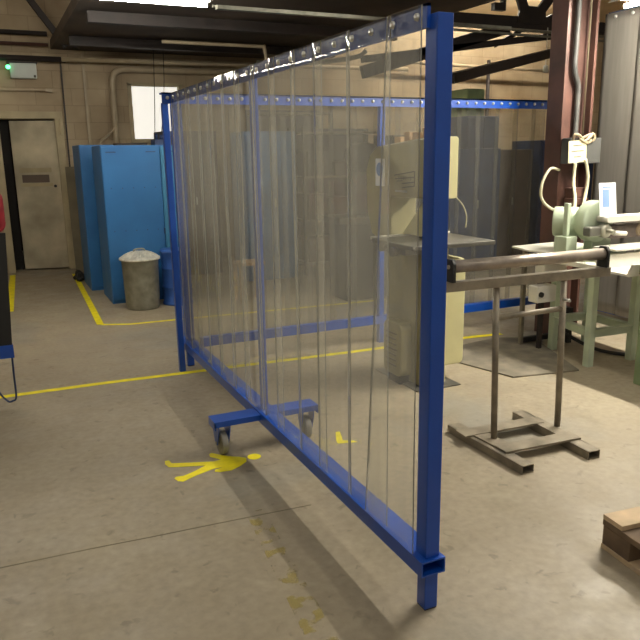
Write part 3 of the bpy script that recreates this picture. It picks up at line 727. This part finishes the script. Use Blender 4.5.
MB().bar((2.16, 2.57, .048), (2.62, 2.54, .048), .09, .010).build('base_plate', 'steel', rs)
MB().bar((2.19, 2.86, .046), (2.21, 2.54, .046), .09, .008).build('base_plate', 'steel', rs)
MB().bar((2.59, 2.83, .046), (2.57, 2.50, .046), .07, .008).build('base_plate', 'steel', rs)
for (a, b) in (((2.222, 2.70), (2.175, 2.70)), ((2.625, 2.675), (2.585, 2.675))):
    MB().cyl((a[0], a[1], .05), (b[0]+.02, b[1], .851), .0165, 20).build('post', 'steel', rs)
MB().cyl((2.195, 2.70, .69), (2.60, 2.676, .70), .014, 16).build('crossbar', 'steel', rs)
MB().cyl((2.60, 2.66, .75), (2.60, 2.62, .75), .008, 8).build('clamp_bolt', 'zinc', rs)
r0, r1 = Vector((1.885, 2.70, .874)), Vector((2.895, 2.67, .872))
MB().bar(r0, r1, .05, .045).build('cross_rail', 'steel', rs, .002)
for p in (r0+Vector((.035, 0, 0)), r1-Vector((.035, 0, 0))):
    MB().prism([(p.y-.035, .897), (p.y+.035, .897), (p.y+.035, .985), (p.y+.022, 1.005), (p.y-.022, 1.005), (p.y-.035, .985)], p.x-.008, p.x+.008, 'x').build('end_bracket', 'black', rs)
MB().cyl(r0+Vector((.045, 0, .094)), r1+Vector((-.045, 0, .094)), .030, 32).cyl(r0+Vector((.02, 0, .094)), r1+Vector((-.02, 0, .094)), .010, 12).build('roller', 'roller', rs)

# ------------------------------------------------------------------ floor mat, pallet
tag(MB().prism([(2.95, 4.32), (2.86, 4.28), (3.06, 3.545), (3.56, 3.46), (3.88, 4.28), (3.60, 4.42)], 0, .010, 'z').build('floor_mat', 'mat'), 'worn grey mat lying on the floor beyond the roller stand', 'mat')
pl = thing('pallet', 'worn wooden pallet corner at the bottom right of the picture', 'pallet', (2.5, 1.5, 0))
PM = Matrix.Translation((1.985, 1.755, 0)) @ Matrix.Rotation(math.radians(-6), 4, 'Z')
def pbox(*a): return MB().box(*a, PM)
for k in range(5): pbox(.0, 1.1, -.10-.2*k, .0-.2*k, .122, .142).build('deck_board', 'wood', pl, .002)
for k, x_ in enumerate((.0, .5, 1.0)): pbox(x_, x_+.10, -.9, .0, .098, .1215).build('stringer', 'wood_shade', pl, .002)
for x_ in (.0, .5, 1.0):
    for y_ in (-.145, -.5, -.9): pbox(x_, x_+.1, y_, y_+.14, .022, .0975).build('block', 'wood_shade', pl, .002)
for x_ in (.0, .5, 1.0): pbox(x_, x_+.1, -.9, .0, 0, .0215).build('bottom_board', 'wood', pl, .002)

# ------------------------------------------------------------------ column and its fittings
hc = MB(); hc.box(4.055, 4.08, 4.30, 4.47, 0, 4.3); hc.box(4.34, 4.365, 4.30, 4.47, 0, 4.3); hc.box(4.08, 4.34, 4.375, 4.395, 0, 4.3)
hcol = tag(hc.build('steel_column', 'red_oxide'), 'red-brown H section steel column behind the grinder bench', 'column')
tag(MB().tube([(4.19, 4.34, 4.2), (4.19, 4.34, 2.4), (4.19, 4.34, 2.1), (4.235, 4.34, 1.98), (4.24, 4.34, 1.85), (4.24, 4.34, 1.59)], .022, 10).build('conduit', 'box_grey'), 'grey conduit with a kink running down inside the column', 'conduit')
tag(MB().cyl((4.315, 4.34, 1.585), (4.315, 4.34, 4.2), .008, 8).build('conduit', 'board'), 'thin pale conduit running straight down inside the column', 'conduit')
ib = thing('isolator_box', 'dark grey electrical box mounted on the column behind the card', 'electrical box', (4.2, 4.25, 1.5))
MB().box(4.06, 4.38, 4.20, 4.295, 1.385, 1.58).build('box_body', 'box_grey', ib, .006)
MB().tube([(4.06+.2*math.sin(i*.9)*.5+.12, 4.19+.02*math.cos(i*2.1), 1.575+.035*math.sin(i*1.7)) for i in range(12)], .011, 8).build('cord_tangle', 'pipe', ib)
cd = MB(); mt = Matrix.Translation((3.925, 4.185, 1.385)) @ Matrix.Rotation(math.radians(-3), 4, 'Y'); cd.box(.11, .29, -.004, 0, 0, .165, mt)
card = tag(cd.build('card_sign', 'tag'), 'cream handwritten card hanging on the electrical box', 'card')
wl = MB()
for i, (a, b) in enumerate(((.155, .24), (.14, .26), (.165, .235))): wl.box(a, b, -.0055, -.004, .125-i*.042, .131-i*.042, mt)
wl.build('handwriting', 'ink', card)
bb = MB().box(4.12, 4.28, 4.19, 4.295, 1.07, 1.12).box(4.13, 4.27, 4.20, 4.295, 1.12, 1.20).build('bracket_box', 'red_oxide', None, .004); tag(bb, 'small rusty bracket box low on the column', 'bracket')
tag(MB().tube([(4.10, 4.175, 1.40), (4.09, 4.17, 1.25), (4.0, 4.05, 1.12), (3.84, 3.9, .98), (3.72, 3.80, .83)], .013, 8).build('supply_cable', 'cable'), 'pale cable running from the electrical box down to the grinder', 'cable')
tag(MB().tube([(4.20, 4.175, 1.42), (4.235, 4.17, 1.28), (4.20, 4.15, 1.14), (4.08, 4.05, 1.06), (3.90, 3.92, 1.00)], .013, 8).build('supply_cable', 'cable'), 'pale cable curving out from under the card to the right', 'cable')
tag(MB().tube([(4.04, 4.28, 1.34), (3.93, 4.26, 1.35), (3.85, 4.25, 1.24), (3.86, 4.25, 1.12), (3.94, 4.2, 1.04), (4.05, 4.1, 1.03)], .011, 8).build('looped_cable', 'cable'), 'pale looped cable bulging out left of the column', 'cable')

# ------------------------------------------------------------------ grinder bench
gb = thing('grinder_bench', 'pale green steel bench frame carrying the belt grinder', 'bench', (3.9, 3.7, 0))
for (x_, y_) in ((3.70, 3.52), (4.09, 3.50), (3.79, 3.97), (4.10, 3.94)):
    lg = MB(); lg.box(x_-.025, x_+.025, y_-.025, y_-.019, 0, .70); lg.box(x_-.025, x_-.019, y_-.019, y_+.025, 0, .70); lg.build('leg', 'green', gb)
for a, b in (((3.70, 3.52), (4.09, 3.50)), ((3.70, 3.52), (3.79, 3.97)), ((4.09, 3.50), (4.10, 3.94)), ((3.79, 3.97), (4.10, 3.94))):
    MB().bar((a[0], a[1], .235), (b[0], b[1], .235), .008, .06).bar((a[0], a[1], .262), (b[0], b[1], .262), .05, .006).build('stretcher', 'green', gb)
MB().box(3.62, 4.25, 3.42, 4.02, .70, .735).build('bench_top', 'white', gb, .004)
tr_ = MB(); tr_.prism(rounded(3.60, 4.20, .735, .79, .02), 3.18, 3.42, 'y')
tray = MB().prism([(3.16, .70), (3.42, .70), (3.46, .80), (3.44, .80), (3.41, .715), (3.18, .715), (3.15, .78), (3.135, .78)], 3.62, 4.25, 'x').build('swarf_tray', 'white', gb)

g = thing('belt_grinder', 'pale green belt grinder with round guard standing on the bench', 'grinder', (3.8, 3.7, .735))
MB().box(3.66, 4.05, 3.58, 3.86, .735, .80).build('base', 'green', g, .008)
MB().box(3.60, 3.70, 3.70, 3.82, .735, .90).box(3.635, 3.665, 3.74, 3.78, .90, 1.13).build('pillar', 'green', g, .004)
MB().cyl((3.69, 3.93, .99), (3.80, 3.80, .99), .105, 32).build('motor', 'green', g, .01)
MB().lathe([(.02, -.055), (.135, -.052), (.145, -.035), (.145, .035), (.135, .05), (.02, .055)], (3.84, 3.70, 1.00), 48, 'y').build('round_guard', 'green', g)
MB().box(3.80, 3.98, 3.66, 3.74, .80, .95).build('bracket', 'green', g, .006)
MB().lathe([(.02, -.03), (.045, -.026), (.05, 0), (.045, .03), (.02, .034)], (3.82, 3.58, .945), 28, 'y').build('drive_pulley', 'galv', g)
MB().cyl((3.82, 3.60, .945), (3.82, 3.49, .945), .014, 14).build('spindle', 'galv', g)
MB().box(3.68, 3.82, 3.57, 3.64, .91, .975).build('bearing_block', 'iron', g, .012)
MB().prism(rounded(3.80, 4.24, 1.00, 1.045, .02), 3.54, 3.64, 'y').build('upper_guard', 'white', g, .004)
MB().prism(rounded(3.86, 4.19, .885, .975, .04), 3.58, 3.68, 'y').build('abrasive_belt', 'beltdark', g, .002)
MB().cyl((4.17, 3.56, .93), (4.17, 3.70, .93), .045, 28).cyl((4.17, 3.54, .93), (4.17, 3.56, .93), .02, 16).build('idler_roller', 'box_tan', g)
MB().cyl((3.83, 3.51, .935), (3.94, 3.50, .925), .016, 14).build('handle', 'white', g)
MB().box(3.75, 4.25, 3.40, 3.60, .825, .84).build('work_rest', 'white', g, .004)
MB().cyl((4.12, 3.54, .735), (4.12, 3.54, .83), .025, 16).build('rest_post', 'white', g)
pp = MB(); mt = Matrix.Translation((3.765, 3.575, 1.046)) @ Matrix.Rotation(math.radians(-8), 4, 'X'); pp.box(.0, .155, -.001, .001, 0, .225, mt)
pap = tag(pp.build('paper_sheet', 'paper'), 'white printed paper propped upright against the grinder guard', 'paper')
MB().box(.03, .09, -.002, -.001, .06, .18, mt).box(.03, .11, -.002, -.001, .19, .2, mt).build('print', 'bluish', pap)

# second green stand leaving the picture at the right
g2 = thing('green_stand', 'darker green steel stand at the right edge nearest the camera', 'stand', (3.9, 3.0, 0))
for (x_, y_) in ((3.70, 3.07), (4.25, 3.05), (3.72, 2.75), (4.25, 2.73)):
    MB().box(x_-.03, x_+.03, y_-.03, y_+.03, 0, .80).build('leg', 'green_dark', g2, .004)
MB().box(3.655, 4.3, 2.68, 3.12, .72, .80).build('stand_top', 'green_dark', g2, .006)

# side table with its switch boxes
sd = thing('side_table', 'low thin-legged steel table with a pale top left of the grinder', 'table', (3.85, 4.05, 0))
MB().prism([(3.545, 4.20), (3.50, 3.98), (3.56, 3.78), (3.66, 3.75), (4.12, 3.99-.0), (4.10, 4.24)], .775, .787, 'z').build('table_top', 'white', sd)
for (x_, y_) in ((3.65, 4.17), (4.04, 4.20)): MB().box(x_-.014, x_+.014, y_-.014, y_+.014, 0, .775).build('leg', 'steel', sd)
MB().box(3.66, 4.04, 4.16, 4.19, .02, .06).build('foot_rail', 'black', sd)
MB().box(3.96, 4.00, 3.99, 4.19, .02, .3).build('foot_plate', 'black', sd)
sb = thing('switch_post', 'dark post with two grey switch boxes under the side table', 'switch', (3.64, 4.0, 0))
MB().box(3.68, 3.71, 4.0, 4.03, 0, .775).build('post', 'steel_dark', sb)
MB().box(3.55, 3.73, 3.90, 4.0, .395, .52).build('switch_box', 'white', sb, .008)
MB().box(3.60, 3.82, 4.0-.10, 4.0, .60, .69).build('switch_box', 'white', sb, .008)
MB().cyl((3.58, 3.885, .46), (3.58, 3.90, .46), .02, 14).build('switch_button', 'black', sb)
tag(MB().tube([(3.9, 4.0, .12), (4.0, 3.75, .03), (4.15, 3.55, .012), (4.35, 3.4, .012), (4.6, 3.2, .012)], .014, 8).build('floor_cable', 'black'), 'black cable trailing on the floor under the bench', 'cable')

# ------------------------------------------------------------------ camera, world, colour management
cam = bpy.data.cameras.new('camera'); co = bpy.data.objects.new('camera', cam); col.objects.link(co)
pit, roll, yaw = map(math.radians, (13.45, -.89, 24.69))
F = Vector((math.sin(yaw)*math.cos(pit), math.cos(yaw)*math.cos(pit), -math.sin(pit))); R = Vector((math.cos(yaw), -math.sin(yaw), 0)); U = R.cross(F)
R2 = math.cos(roll)*R+math.sin(roll)*U; U2 = -math.sin(roll)*R+math.cos(roll)*U
co.matrix_world = Matrix.Translation((0, 0, 1.5)) @ Matrix((R2, U2, -F)).transposed().to_4x4()
cam.sensor_width = 36; cam.lens = 36*700/640; cam.clip_start = .05
sc.camera = co
wd = bpy.data.worlds.new('workshop_air'); sc.world = wd; wd.use_nodes = True
wd.node_tree.nodes['Background'].inputs[0].default_value = (1, .94, .84, 1); wd.node_tree.nodes['Background'].inputs[1].default_value = .36
sc.view_settings.view_transform = 'Standard'; sc.view_settings.look = 'None'; sc.view_settings.exposure = -.1; sc.view_settings.gamma = 1
sc.view_settings.use_curve_mapping = False
sc.cycles.transparent_max_bounces = 64
sc.cycles.max_bounces = 8
